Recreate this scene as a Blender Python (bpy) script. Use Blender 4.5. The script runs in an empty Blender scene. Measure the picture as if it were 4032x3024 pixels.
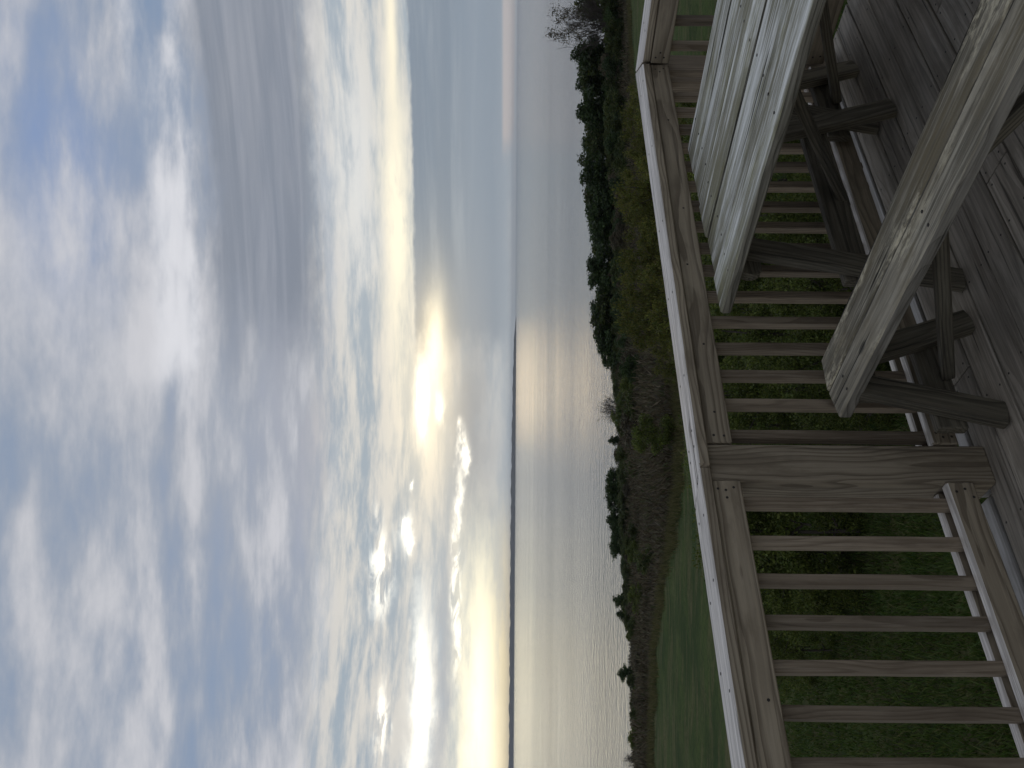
import bpy, math, random
import numpy as np
from mathutils import Vector, Matrix

random.seed(7)
rng = np.random.default_rng(7)
SC = bpy.context.scene
COL = SC.collection
R = math.radians

# ------------------------------------------------------------------ camera (held sideways: world up is picture left)
EYE = Vector((0, 0, 1.6))
YAW = R(55.0)                         # X = along the main railing, Y = out over the lake side
FWD = Vector((math.cos(YAW), math.sin(YAW), 0)); RGT = Vector((math.sin(YAW), -math.cos(YAW), 0)); UP = Vector((0, 0, 1))
pit = math.atan(9.0 / 3290.0); rol = math.atan(19 / 3000.0)
f2 = FWD * math.cos(pit) + UP * math.sin(pit); u2 = UP * math.cos(pit) - FWD * math.sin(pit)
cx_ = RGT * math.sin(rol) - u2 * math.cos(rol)
cy_ = RGT * math.cos(rol) + u2 * math.sin(rol)
cz_ = -f2
cam = bpy.data.cameras.new('camera'); camo = bpy.data.objects.new('camera', cam); COL.objects.link(camo)
M = Matrix((cx_, cy_, cz_)).transposed().to_4x4(); M.translation = EYE
camo.matrix_world = M
cam.sensor_width = 36; cam.lens = 36 * 3290 / 4032
cam.clip_start = 0.05; cam.clip_end = 90000
SC.camera = camo

# ------------------------------------------------------------------ node helpers
class N:
    """small expression builder on shader math nodes"""
    def __init__(s, t, sock): s.t = t; s.s = sock
    def _m(s, op, *o, clamp=False):
        n = s.t.nodes.new('ShaderNodeMath'); n.operation = op; n.use_clamp = clamp
        for i, v in enumerate((s,) + o):
            if isinstance(v, N): s.t.links.new(v.s, n.inputs[i])
            else: n.inputs[i].default_value = v
        return N(s.t, n.outputs[0])
    def __add__(s, o): return s._m('ADD', o)
    __radd__ = __add__
    def __sub__(s, o): return s._m('SUBTRACT', o)
    def __rsub__(s, o): return (s * -1.0) + o
    def __mul__(s, o): return s._m('MULTIPLY', o)
    __rmul__ = __mul__
    def __truediv__(s, o): return s._m('DIVIDE', o)
    def __pow__(s, o): return s._m('POWER', o)
    def clamp(s): return s._m('ADD', 0.0, clamp=True)
    def step(s, a, b):
        n = s.t.nodes.new('ShaderNodeMapRange'); n.interpolation_type = 'SMOOTHSTEP'
        s.t.links.new(s.s, n.inputs[0])
        if a <= b: v = (a, b, 0., 1.)
        else: v = (b, a, 1., 0.)
        for i, q in enumerate(v): n.inputs[1 + i].default_value = q
        return N(s.t, n.outputs[0])

class T:
    def __init__(s, tree): s.t = tree; tree.nodes.clear()
    def new(s, kind, **kw):
        n = s.t.nodes.new(kind)
        for k, v in kw.items(): setattr(n, k, v)
        return n
    def link(s, a, b): s.t.links.new(a.s if isinstance(a, N) else a, b)
    def n(s, sock): return N(s.t, sock)
    def vec(s, x, y, z):
        c = s.new('ShaderNodeCombineXYZ')
        for i, v in enumerate((x, y, z)):
            if isinstance(v, N): s.link(v, c.inputs[i])
            else: c.inputs[i].default_value = v
        return c.outputs[0]
    def sep(s, sock):
        c = s.new('ShaderNodeSeparateXYZ'); s.t.links.new(sock, c.inputs[0])
        return [N(s.t, c.outputs[i]) for i in range(3)]
    def noise(s, vec, scale=1., detail=3., rough=.5, dist=0.):
        n = s.new('ShaderNodeTexNoise'); s.t.links.new(vec, n.inputs['Vector'])
        n.inputs['Scale'].default_value = scale; n.inputs['Detail'].default_value = detail
        n.inputs['Roughness'].default_value = rough; n.inputs['Distortion'].default_value = dist
        return N(s.t, n.outputs[0])
    def mix(s, f, a, b, mode='MIX'):
        n = s.new('ShaderNodeMix', data_type='RGBA', blend_type=mode)
        if isinstance(f, N): s.link(f, n.inputs[0])
        else: n.inputs[0].default_value = f
        for v, i in ((a, 6), (b, 7)):
            if isinstance(v, N): s.link(v, n.inputs[i])
            elif hasattr(v, 'is_output'): s.t.links.new(v, n.inputs[i])
            else: n.inputs[i].default_value = (*v[:3], 1)
        return n.outputs[2]

# ------------------------------------------------------------------ world: Nishita sky behind broken evening cloud
SUN_EL = 6.1
world = bpy.data.worlds.new('World'); SC.world = world; world.use_nodes = True
w = T(world.node_tree)
sky = w.new('ShaderNodeTexSky', sky_type='NISHITA'); sky.sun_disc = False
sky.sun_elevation = R(SUN_EL); sky.sun_rotation = R(90) - YAW
sky.altitude = 50; sky.air_density = 1.0; sky.dust_density = 2.0
tc = w.new('ShaderNodeTexCoord')
dx, dy, dz = w.sep(tc.outputs['Generated'])
fw = dx * FWD.x + dy * FWD.y
rt = dx * RGT.x + dy * RGT.y
az = w.new('ShaderNodeMath', operation='ARCTAN2'); w.link(rt, az.inputs[0]); w.link(fw, az.inputs[1])
az = N(w.t, az.outputs[0]) * (180 / math.pi)                   # degrees right of the sun
el = dz._m('ARCSINE') * (180 / math.pi)
zc = dz._m('MAXIMUM', 0.0) + 0.10
px, py = rt / zc, fw / zc                                      # cloud-deck coordinates
pv = w.vec(px, py, 0.0)
big = w.noise(pv, .85, 5., .55, .12)
mid = w.noise(w.vec(px * .85 + 7.3, py * 1.5, 2.), 2.7, 6., .54, .12)
fin = w.noise(w.vec(az * .12, el * .75, 4.), 1.0, 7., .66, .15)   # thin streaks low down
str_ = w.noise(w.vec(az * .045 + 3.1, el * .9, 9.), 1.0, 5., .58, .4)
wob = w.noise(w.vec(az * .16, el * .35, 12.), 1.0, 4., .6) - 0.5
wob2 = w.noise(w.vec(az * .5, el * 1.2, 17.), 1.0, 5., .68) - 0.5
A = az + wob * 7.0 + wob2 * 2.5
Ee = el + wob * 1.6 + wob2 * 1.0
def blob(a, e, sa, se, amp=1.0, A=A, Ee=Ee):
    p = ((A - a) * (1 / sa)) ** 2.0 + ((Ee - e) * (1 / se)) ** 2.0
    return (p * -1.0)._m('EXPONENT') * amp
def band(v, lo0, lo1, hi1, hi0):
    return v.step(lo0, lo1) * v.step(hi0, hi1)
# colours are scene-linear; the Background strength of 0.1 is undone by K
K = 10.0
def kc(r, g, b): return (r * K, g * K, b * K)
gap = w.mix(.08, kc(.185, .258, .385), sky.outputs[0])
c_grey, c_lit = kc(.31, .335, .385), kc(.525, .528, .56)
fine = w.noise(w.vec(px * 1.1 + 2., py * 2.2, 5.), 5.5, 6., .6, .1)
hi_cov = (big * .48 + mid * .5 + fine * .12).step(.40, .61)
hi_lit = (big * .3 + mid * .65 + fine * .15).step(.47, .70)
high = w.mix(hi_cov, gap, w.mix(hi_lit, c_grey, c_lit))
# top right blue hole
high = w.mix(blob(15, 28.0, 9, 3.2, .85).clamp() * mid.step(.68, .42), high, kc(.20, .275, .45))
# broad grey sheet on the right, a lighter fringe along its upper side
sheet = band(Ee, 12.4, 13.6, 18.6, 20.6) * A.step(-3., 8.)
high = w.mix(sheet * .92, high, w.mix(str_.step(.35, .7), kc(.195, .22, .265), kc(.265, .285, .33)))
high = w.mix((band(Ee, 20.3, 21.3, 22.3, 24.2) * A.step(-4, 3) * .75 * mid.step(.35, .6)), high, kc(.66, .665, .70))
# lower sky: pale streaky veil
low_c = w.mix(fin.step(.38, .62), kc(.31, .365, .42), kc(.60, .58, .54))
low_c = w.mix(el.step(9., 1.5) * .5, low_c, kc(.42, .455, .49))
skyc = w.mix(Ee.step(14.5, 10.8), high, low_c)
# creamy streak above the bank
crm = blob(11.0, 7.9, 9., .95, 1.15, az + wob * 4., el + wob * .8 + wob2 * .7) * fin.step(.15, .5)
skyc = w.mix((blob(15., 10.6, 9, 1.7, .85) * fin.step(.22, .55)).clamp(), skyc, kc(.66, .665, .655))
skyc = w.mix((crm * .95).clamp(), skyc, kc(.93, .86, .68))
# slate bank, right of the sun, sharp upper edge, its tip pointing at the sun
top_edge = wob2 * .5 + wob * .5 + 6.95
slant = (az - 1.6) * .55 + 6.6                                  # the tip's lower edge, towards the sun
bank = (top_edge - el).step(0., .28) * (slant - el + wob2 * 1.2).step(-6.0, .8) * (az + wob2 * 3.).step(.8, 4.2) * el.step(-.3, 1.0)
bcol = w.mix(str_.step(.46, .80), kc(.19, .235, .292), kc(.30, .34, .385))
bcol = w.mix(el.step(4.6, 2.6) * .6, bcol, kc(.255, .30, .355))
skyc = w.mix(bank * .95, skyc, bcol)
skyc = w.mix((blob(23., 7.9, 6, .35, .95, az, el + wob * .5)).clamp(), skyc, kc(.93, .85, .66))
# grey-blue bar under the sun
skyc = w.mix(blob(-2.5, 2.9, 8., 1.5, .9).clamp(), skyc, kc(.285, .30, .325))
# haze at the horizon and the pink strip far right
skyc = w.mix(el.step(1.6, .1) * .5, skyc, kc(.39, .435, .475))
skyc = w.mix(band(el, .02, .2, .75, 1.0) * A.step(14, 18) * .5, skyc, kc(.60, .50, .45))
# low warm glow, left
warm = w.mix(el.step(.1, 2.2), kc(.80, .67, .42), kc(1.12, 1.03, .74))
glow = (az + wob * 6.).step(-4.5, -19.) * band(el + wob2 * 1.2 + wob * .8, -1.5, -.5, 1.9, 4.8) * (fin.step(.25, .55) * .5 + .5)
skyc = w.mix(glow.clamp(), skyc, warm)
skyc = w.mix((blob(-19, 4.5, 7, .4, .6)).clamp(), skyc, kc(.40, .41, .43))
def add(c, fac, col):
    return w.mix(1.0, c, w.mix(fac, (0, 0, 0), col), 'ADD')
lit = w.noise(w.vec(az * .4, el * 1.5, 21.), 1.0, 5., .62, .6).step(.42, .60)
spots = (blob(-21.5, 5.9, 5.5, .62, 1.3) + blob(-12.8, 8.7, 2.0, .8, 1.2) * lit + blob(-10.4, 7.1, 1.3, .28, 1.5) + blob(-22, 8.2, 2.0, .40, 1.0) * lit
         + blob(-14, 3.7, 4.0, .30, 1.0) * lit + blob(-8.0, 3.6, 2.4, .18, .8) + blob(-4.7, 3.35, .8, .24, 1.7) + blob(-24, 1.9, 7, 1.1, .35) + blob(-6.7, 6.95, .35, .15, 1.))
skyc = add(skyc, spots.clamp(), kc(.85, .78, .62))
# veiled sun: torn bright patch with a warm halo
a0, e0 = az + wob2 * 1.8, el + wob2 * .55 + wob * .5
skyc = add(skyc, blob(-.8, 5.8, 7.0, 1.9, 1., az, el), kc(.40, .29, .12))
skyc = add(skyc, blob(-3., 5., 18., 5., 1., az, el), kc(.085, .066, .03))
skyc = add(skyc, blob(-1.2, 6.35, 2.0, .37, 1., a0, e0), kc(1.9, 1.65, 1.2))
skyc = add(skyc, blob(-1.7, 5.1, .8, .26, 1., a0, e0), kc(1.3, 1.1, .75))
skyc = add(skyc, blob(2.8, 5.4, 3.4, .65, 1., a0, e0) * fin.step(.10, .40), kc(.72, .60, .36))
# the evening sky is a little dimmer away from the sunset
dim = fw.step(-.8, .6) * .08 + .86
skyc = w.mix(1.0, skyc, w.vec(dim, dim, dim), 'MULTIPLY')
# under the horizon the dome only continues the horizon haze
skyc = w.mix(el.step(-.4, -2.5), skyc, kc(.16, .17, .18))
bg = w.new('ShaderNodeBackground'); bg.inputs[1].default_value = 0.1
w.t.links.new(skyc, bg.inputs[0])
wo = w.new('ShaderNodeOutputWorld'); w.t.links.new(bg.outputs[0], wo.inputs[0])

# ------------------------------------------------------------------ sun (veiled, low, straight ahead) and exposure
sl = bpy.data.lights.new('sun', 'SUN'); sl.energy = 0.013; sl.angle = R(9); sl.color = (1.0, .69, .31)
so = bpy.data.objects.new('sun', sl); COL.objects.link(so)
sd = FWD * math.cos(R(SUN_EL)) + UP * math.sin(R(SUN_EL))
so.rotation_euler = sd.to_track_quat('Z', 'Y').to_euler()
so.location = (0, 0, 30)
vs = SC.view_settings
vs.view_transform = 'Standard'; vs.look = 'None'; vs.gamma = 1; vs.use_curve_mapping = False
vs.exposure = 0.3

# ------------------------------------------------------------------ object helpers
def link(name, me, mat=None, parent=None, kind=None):
    o = bpy.data.objects.new(name, me); COL.objects.link(o)
    if mat is not None and me is not None and not me.materials: me.materials.append(mat)
    if parent is not None: o.parent = parent
    if kind: o['kind'] = kind
    return o
def tag(o, label, cat, group=None):
    o['label'] = label; o['category'] = cat
    if group: o['group'] = group
    return o
def thing(name, label, cat, M, group=None):
    o = bpy.data.objects.new(name, None); COL.objects.link(o); o.empty_display_size = .2
    o.matrix_world = M
    return tag(o, label, cat, group)
def mesh_np(name, v, f):
    """v (n,3), f (m,k) all faces with k corners"""
    v = np.asarray(v, np.float32); f = np.asarray(f, np.int32)
    me = bpy.data.meshes.new(name)
    me.vertices.add(len(v)); me.vertices.foreach_set('co', v.ravel())
    k = f.shape[1]
    me.loops.add(f.size); me.loops.foreach_set('vertex_index', f.ravel())
    me.polygons.add(len(f)); me.polygons.foreach_set('loop_start', np.arange(0, f.size, k, dtype=np.int32))
    me.polygons.foreach_set('loop_total', np.full(len(f), k, np.int32))
    me.update(calc_edges=True)
    return me

def board(name, p0, p1, wdir, wid, thk, mat, parent=None, pm=None, c=.003, clip=0., wav=0., label=None, round_end=0., side=None):
    """a sawn board from p0 to p1 (centre line); wid along wdir, thk across. clip cuts the far end's corners."""
    p0, p1 = Vector(p0), Vector(p1)
    x = (p1 - p0); L = x.length; x.normalize()
    y = Vector(wdir); y = (y - x * y.dot(x)).normalized(); z = x.cross(y)
    h, t = wid / 2, thk / 2
    prof = [(-h + c, -t), (h - c, -t), (h, -t + c), (h, t - c), (h - c, t), (-h + c, t), (-h, t - c), (-h, -t + c)]
    secs = [(-L / 2, c * .7), (-L / 2 + c, 0)]
    nmid = 0 if wav == 0 else 9
    for i in range(1, nmid): secs.append((-L / 2 + L * i / nmid, 0))
    if clip: secs += [(L / 2 - clip, 0), (L / 2 - clip * .28, clip * .55), (L / 2, clip * .9)]
    else: secs += [(L / 2 - c, 0), (L / 2, c * .7)]
    if round_end:
        q = round_end
        secs = [(-L / 2, q), (-L / 2 + q * .2, q * .42), (-L / 2 + q * .5, q * .14), (-L / 2 + q, 0)] + secs[2:]
    vs_, fs = [], []
    for (sx, ins) in secs:
        dy = wav * random.uniform(-1, 1); dzz = wav * .6 * random.uniform(-1, 1)
        for (a, b) in prof:
            k = (h - ins) / h
            vs_.append((sx, a * k + dy, (b * (1 if clip or round_end else (t - ins) / t)) + dzz))
    for i in range(len(secs) - 1):
        for j in range(8):
            k = (j + 1) % 8
            fs.append((i * 8 + j, i * 8 + k, i * 8 + 8 + k, i * 8 + 8 + j))
    fs.append(tuple(range(7, -1, -1))); n = (len(secs) - 1) * 8; fs.append(tuple(n + j for j in range(8)))
    me = bpy.data.meshes.new(name); me.from_pydata(vs_, [], fs); me.update()
    o = link(name, me, mat, parent)
    if side is not None:          # light from above painted in: pale upper face, darker edges
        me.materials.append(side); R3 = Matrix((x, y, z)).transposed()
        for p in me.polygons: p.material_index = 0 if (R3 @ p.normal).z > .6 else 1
    W = Matrix((x, y, z)).transposed().to_4x4(); W.translation = (p0 + p1) / 2
    if parent is not None:
        o.matrix_parent_inverse = pm.inverted(); o.matrix_basis = W
    else: o.matrix_world = W
    if label: o['label'] = label
    return o

def discs(name, pts, nrm, r, mat, parent, pm, depth=.0015):
    """nail heads: small hexagonal heads standing a little off the wood"""
    v, f = [], []
    for p, n in zip(pts, nrm):
        p, n = Vector(p), Vector(n).normalized()
        a = n.orthogonal().normalized(); b = n.cross(a); i0 = len(v)
        for k in range(6):
            an = k * math.pi / 3; q = p + (a * math.cos(an) + b * math.sin(an)) * r
            v.append(q + n * depth); 
        for k in range(6):
            an = k * math.pi / 3; v.append(p + (a * math.cos(an) + b * math.sin(an)) * r - n * .004)
        f.append(tuple(i0 + k for k in range(6)))
        for k in range(6): f.append((i0 + k, i0 + 6 + k, i0 + 6 + (k + 1) % 6, i0 + (k + 1) % 6))
    me = bpy.data.meshes.new(name); me.from_pydata(v, [], f); me.update()
    o = link(name, me, mat, parent, 'stuff')
    if parent is not None: o.matrix_parent_inverse = pm.inverted()
    return o

# ------------------------------------------------------------------ materials
def mat_new(name):
    m = bpy.data.materials.new(name); m.use_nodes = True
    return m, T(m.node_tree)
def finish(t, bsdf):
    o = t.new('ShaderNodeOutputMaterial'); t.t.links.new(bsdf, o.inputs[0])

def wood(name, base, dark, pale, ring=.009, ring_amt=.5, streak=.5, crack=.35, stain=None, stain_amt=0., bump=.5, rough=.75, var=.25, pale_amt=.3, spec=.35, lichen=0., lich_col=(.52, .47, .34), band_amt=0., band_col=(.17, .16, .12)):
    m, t = mat_new(name)
    tcn = t.new('ShaderNodeTexCoord'); oi = t.new('ShaderNodeObjectInfo')
    rnd = t.n(oi.outputs['Random'])
    x, y, z = t.sep(tcn.outputs['Object'])
    ox = x + rnd * 53.0
    # growth rings: distance from a wandering pith, so flat faces show cathedral figures and narrow ones straight lines
    lowv = t.vec(ox * .9, y * 2.5, z * 2.5)
    wv = t.noise(lowv, 1.0, 2., .5)
    wv2 = t.noise(t.vec(ox * 2.6, y * 9., z * 9.), 1.0, 2., .5)
    yc = y + (wv - .5) * .20 + (wv2 - .5) * .028 + (rnd - .5) * .06
    zc_ = z + (rnd * 7.31)._m('FRACT') * .07 + .035 + (wv2 - .5) * .02
    rad = (yc * yc + zc_ * zc_)._m('SQRT')
    ph = rad * (1 / ring) + t.noise(t.vec(ox * 1.2, y * 20, z * 20), 1., 2., .5) * .8
    saw = ph._m('FRACT')
    late = saw.step(.35, .92) * saw.step(1.0, .95)           # dark late wood, quick return
    # fibres, checks
    fib = t.noise(t.vec(ox * 4., y * 130., z * 130.), 1.0, 4., .7)
    fib2 = t.noise(t.vec(ox * 1.5 + 9., y * 48., z * 48.), 1.0, 3., .65)
    crk = t.noise(t.vec(ox * 1.3 + 31., y * 46., z * 46.), 1.0, 2., .45)
    ck = crk.step(.655, .70)
    blot = t.noise(t.vec(ox * 1.7, y * 6., z * 6.), 1.0, 4., .6)
    blot2 = t.noise(t.vec(ox * 3.1 + 17., y * 11., z * 11.), 1.0, 5., .65)
    # knots
    vor = t.new('ShaderNodeTexVoronoi'); vor.inputs['Scale'].default_value = 1.0
    t.t.links.new(t.vec(ox * 2.0, y * 4.6, z * .6), vor.inputs['Vector'])
    kn = t.n(vor.outputs['Distance']); knot = kn.step(.085, .045)
    c = t.mix((late * ring_amt).clamp(), base, dark)
    if band_amt:
        bd = t.noise(t.vec(ox * .8 + 41., y * 13., z * 13.), 1.0, 6., .66).step(.45, .57)
        c = t.mix((bd * band_amt).clamp(), c, band_col)
    c = t.mix((fib2.step(.44, .60) * streak).clamp(), c, dark)
    c = t.mix((fib.step(.46, .66) * pale_amt * blot.step(.30, .55)).clamp(), c, pale)
    c = t.mix((blot2.step(.48, .68) * .5), c, dark)
    if stain:
        c = t.mix((blot2.step(.40, .66) * fib2.step(.30, .55) * stain_amt).clamp(), c, stain)
    if lichen:
        lm = t.noise(t.vec(ox * 2.2 + 5., y * 8., z * 8.), 1.0, 3., .55).step(.46, .62) * t.noise(t.vec(ox * 22., y * 75., z * 75.), 1.0, 4., .7).step(.42, .62)
        c = t.mix((lm * lichen).clamp(), c, lich_col)
    c = t.mix((knot * .75), c, tuple(q * .35 for q in dark))
    c = t.mix((ck * crack).clamp(), c, tuple(q * .18 for q in dark))
    val = (rnd * 3.77)._m('FRACT') * (2 * var) + (1 - var)
    c = t.mix(1.0, c, t.vec(val, val * 1.0, val * 1.0), 'MULTIPLY')
    hgt = fib * .35 + fib2 * .5 - ck * .9 - late * .35 + blot * .25
    b = t.new('ShaderNodeBump'); b.inputs['Strength'].default_value = bump; b.inputs['Distance'].default_value = .004
    t.link(hgt, b.inputs['Height'])
    p = t.new('ShaderNodeBsdfPrincipled'); p.inputs['Roughness'].default_value = rough
    p.inputs['Specular IOR Level'].default_value = spec
    t.t.links.new(c, p.inputs['Base Color']); t.t.links.new(b.outputs[0], p.inputs['Normal'])
    finish(t, p.outputs[0])
    return m

W_RAIL = wood('rail_wood', (.28, .236, .172), (.105, .082, .056), (.36, .315, .245), ring=.012, ring_amt=.75, streak=.3, crack=.35, pale_amt=.3, var=.14, bump=.4)
W_BAL = wood('baluster_wood', (.225, .182, .132), (.10, .075, .050), (.33, .285, .225), ring=.010, ring_amt=.65, streak=.4, crack=.25, pale_amt=.35, var=.28, bump=.4)
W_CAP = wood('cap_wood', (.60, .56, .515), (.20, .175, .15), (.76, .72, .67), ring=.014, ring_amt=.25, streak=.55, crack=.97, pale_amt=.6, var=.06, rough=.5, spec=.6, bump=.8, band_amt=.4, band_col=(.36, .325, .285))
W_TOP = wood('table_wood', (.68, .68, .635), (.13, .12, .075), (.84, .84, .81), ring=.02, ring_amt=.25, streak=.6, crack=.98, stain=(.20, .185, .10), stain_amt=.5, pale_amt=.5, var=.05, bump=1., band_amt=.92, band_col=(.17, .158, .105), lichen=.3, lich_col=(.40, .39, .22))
W_SIDE_SHADE = wood('table_edge_shade_wood', (.24, .225, .18), (.06, .055, .04), (.36, .34, .29), ring=.016, ring_amt=.85, streak=.6, crack=.8, pale_amt=.3, var=.1, bump=1.)  # darker copy of the tabletop wood, shade on its edges put into the colour
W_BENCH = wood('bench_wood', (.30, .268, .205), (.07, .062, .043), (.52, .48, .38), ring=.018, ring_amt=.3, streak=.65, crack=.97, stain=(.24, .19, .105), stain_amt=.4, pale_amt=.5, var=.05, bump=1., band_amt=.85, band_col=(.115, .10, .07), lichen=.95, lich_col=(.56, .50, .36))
W_BSIDE_SHADE = wood('bench_edge_shade_wood', (.22, .205, .175), (.07, .064, .052), (.34, .32, .28), ring=.014, ring_amt=.6, streak=.6, crack=.8, pale_amt=.4, var=.1, bump=1.)  # bench wood darkened in colour for the shaded edges of the seat
W_FRAME = wood('frame_wood', (.14, .124, .092), (.045, .039, .028), (.22, .205, .155), ring=.011, ring_amt=.8, streak=.45, crack=.5, pale_amt=.35, var=.28, bump=.5)
W_DECK = wood('deck_wood', (.31, .275, .228), (.105, .09, .068), (.40, .36, .305), ring=.016, ring_amt=.45, streak=.45, crack=.7, pale_amt=.4, var=.26, bump=.8, band_amt=.45, band_col=(.135, .113, .088))

def plain(name, col, rough=.6, metal=0.):
    m, t = mat_new(name)
    p = t.new('ShaderNodeBsdfPrincipled'); p.inputs['Base Color'].default_value = (*col, 1)
    p.inputs['Roughness'].default_value = rough; p.inputs['Metallic'].default_value = metal
    tcn = t.new('ShaderNodeTexCoord'); nz = t.noise(tcn.outputs['Object'], 30., 4., .6)
    c = t.mix(nz, tuple(q * .7 for q in col), tuple(q * 1.3 for q in col)); t.t.links.new(c, p.inputs['Base Color'])
    finish(t, p.outputs[0]); return m
M_NAIL = plain('nail_steel', (.022, .018, .015), .7, .0)

def leaf_mat(name, cols, transl=.35, rough=.5):
    m, t = mat_new(name)
    g = t.new('ShaderNodeNewGeometry'); oi = t.new('ShaderNodeObjectInfo')
    r1 = t.n(g.outputs['Random Per Island']); r2 = t.n(oi.outputs['Random'])
    cr = t.new('ShaderNodeValToRGB'); e = cr.color_ramp.elements
    while len(e) < len(cols): e.new(.5)
    for i, cc in enumerate(cols): e[i].position = i / (len(cols) - 1); e[i].color = (*cc, 1)
    t.link(r1, cr.inputs[0])
    val = (r1 * 7.7)._m('FRACT') * .5 + r2 * .4 + .55
    c = t.mix(1.0, cr.outputs[0], t.vec(val, val, val), 'MULTIPLY')
    p = t.new('ShaderNodeBsdfPrincipled'); p.inputs['Roughness'].default_value = rough; p.inputs['Specular IOR Level'].default_value = .25
    t.t.links.new(c, p.inputs['Base Color'])
    tr = t.new('ShaderNodeBsdfTranslucent'); t.t.links.new(c, tr.inputs[0])
    mx = t.new('ShaderNodeMixShader'); mx.inputs[0].default_value = transl
    t.t.links.new(p.outputs[0], mx.inputs[1]); t.t.links.new(tr.outputs[0], mx.inputs[2])
    finish(t, mx.outputs[0]); return m
L_PINE = leaf_mat('pine_needles', [(.020, .038, .013), (.034, .062, .018), (.055, .088, .022), (.045, .058, .022)], .3)
L_DARK = leaf_mat('dark_leaves', [(.028, .044, .013), (.048, .070, .018), (.075, .10, .024), (.085, .078, .026)], .35)
L_BROWN = leaf_mat('brown_twigs', [(.048, .037, .022), (.075, .060, .036), (.13, .105, .066), (.048, .062, .022)], .25)
L_YEL = leaf_mat('yellow_green_leaves', [(.07, .09, .02), (.105, .125, .027), (.165, .16, .036), (.095, .08, .028)], .5)
L_SHRUB = leaf_mat('green_leaves', [(.05, .078, .016), (.085, .115, .023), (.13, .16, .032), (.10, .105, .034)], .45)
L_GRASS = leaf_mat('grass_blades', [(.036, .064, .012), (.052, .088, .016), (.07, .108, .02), (.10, .10, .034)], .35)
M_BARK = plain('bark', (.055, .046, .038), .9)
M_BARKP = plain('pale_bark', (.15, .135, .115), .9)

# ------------------------------------------------------------------ terrain
LAKE = -14.4
def edge_d(a):      # distance of the lawn's far edge by bearing (degrees right of the view axis)
    return float(np.interp(a, [-40, -25, -17, -9, -4, 3, 12, 20, 25, 40], [50, 46, 44, 35, 33, 36, 50, 66, 72, 80]))
def shore_d(a):
    return float(np.interp(a, [-40, -25, -9, -4, 5, 25, 40], [103, 106, 116, 124, 140, 150, 150]))
def polar(a, D):
    p = FWD * D + RGT * (D * math.tan(R(a))); return p.x, p.y
def ground_z(a, D):
    de, ds = edge_d(a), shore_d(a)
    lawn = lambda d: -3.2 - max(0, d - 10) * .08 - max(0, min(d, 10) - 6) * .0
    z = lawn(min(D, de))
    if D > de:
        k = (D - de) / (ds - de)
        z = z + (LAKE + .25 - z) * min(k, 1.0) + (math.sin(min(k, 1) * math.pi) * -.25)
        if D > ds: z = LAKE + .25 - (D - ds) * .12
    return z
def ground_at(x, y):
    p = Vector((x, y, 0)); D = p.dot(FWD); a = math.degrees(math.atan2(p.dot(RGT), max(D, .01)))
    return ground_z(max(-40, min(40, a)), max(D, 0))

def px2a(y): return math.degrees(math.atan((1512 - y) / 3290))
def ztop(v, y, D): # height of a point seen at picture column v
    return 1.6 - (v - (2034 - y * 19 / 3000)) / 3290 * D

def build_ground():
    As = np.linspace(-40, 40, 81); Ds = np.concatenate([np.arange(3, 60, 1.5), np.arange(60, 190, 3.)])
    v = []
    for D in Ds:
        for a in As:
            x, y = polar(a, D); v.append((x, y, ground_z(a, D) + .06 * math.sin(x * .9) * math.cos(y * .7)))
    n = len(As); f = []
    for i in range(len(Ds) - 1):
        for j in range(n - 1): f.append((i * n + j + 1, i * n + j, (i + 1) * n + j, (i + 1) * n + j + 1))
    me = mesh_np('lawn', v, f)
    for p in me.polygons: p.use_smooth = True
    m, t = mat_new('grass_ground')
    g = t.new('ShaderNodeNewGeometry'); pos = g.outputs['Position']
    x, y, z = t.sep(pos)
    dep = x * FWD.x + y * FWD.y; lat = x * RGT.x + y * RGT.y
    n1 = t.noise(pos, .35, 5., .6); n2 = t.noise(pos, 5., 5., .7); n3 = t.noise(t.vec(lat * .25 + dep * .12, dep * 1.1, 0), 1.0, 5., .65, .4)
    n4 = t.noise(pos, 38., 3., .7)
    c = t.mix(n1.step(.38, .62), (.030, .058, .012), (.062, .094, .022))
    c = t.mix(n3.step(.45, .62) * .72, c, (.125, .112, .05))
    c = t.mix(n2.step(.42, .68) * .65, c, (.024, .042, .011))
    n5 = t.noise(t.vec(lat * .9, dep * 2.2, 3.), 1.0, 5., .75)
    c = t.mix(n5.step(.52, .70) * .45, c, (.105, .115, .04))
    c = t.mix(n4.step(.52, .7) * .4, c, (.075, .085, .03))
    br = t.n(t.noise(pos, .8, 5., .65).s)
    lit_ = ((z + 3.9).step(-.1, .7) * br.step(.40, .62))
    c = t.mix(lit_ * .7, c, t.mix(n4.step(.4, .6), (.035, .027, .017), (.075, .055, .032)))
    # bluff soil beyond the mown edge
    soil = t.mix(n2, (.016, .013, .009), (.035, .028, .019))
    at = t.new('ShaderNodeAttribute'); at.attribute_name = 'bluff'
    c = t.mix(t.n(at.outputs['Fac']), c, soil)
    b = t.new('ShaderNodeBump'); b.inputs['Strength'].default_value = .8; b.inputs['Distance'].default_value = .08
    t.link(n2 * .6 + n4 * .6, b.inputs['Height'])
    p = t.new('ShaderNodeBsdfPrincipled'); p.inputs['Roughness'].default_value = .9; p.inputs['Specular IOR Level'].default_value = .1
    t.t.links.new(c, p.inputs['Base Color']); t.t.links.new(b.outputs[0], p.inputs['Normal']); finish(t, p.outputs[0])
    attr = me.attributes.new('bluff', 'FLOAT', 'POINT')
    vals = []
    for D in Ds:
        for a in As: vals.append(min(1, max(0, (D - edge_d(a)) / 2.0 + .5)))
    attr.data.foreach_set('value', np.array(vals, np.float32))
    return link('lawn', me, m, None, 'structure')
build_ground()

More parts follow.
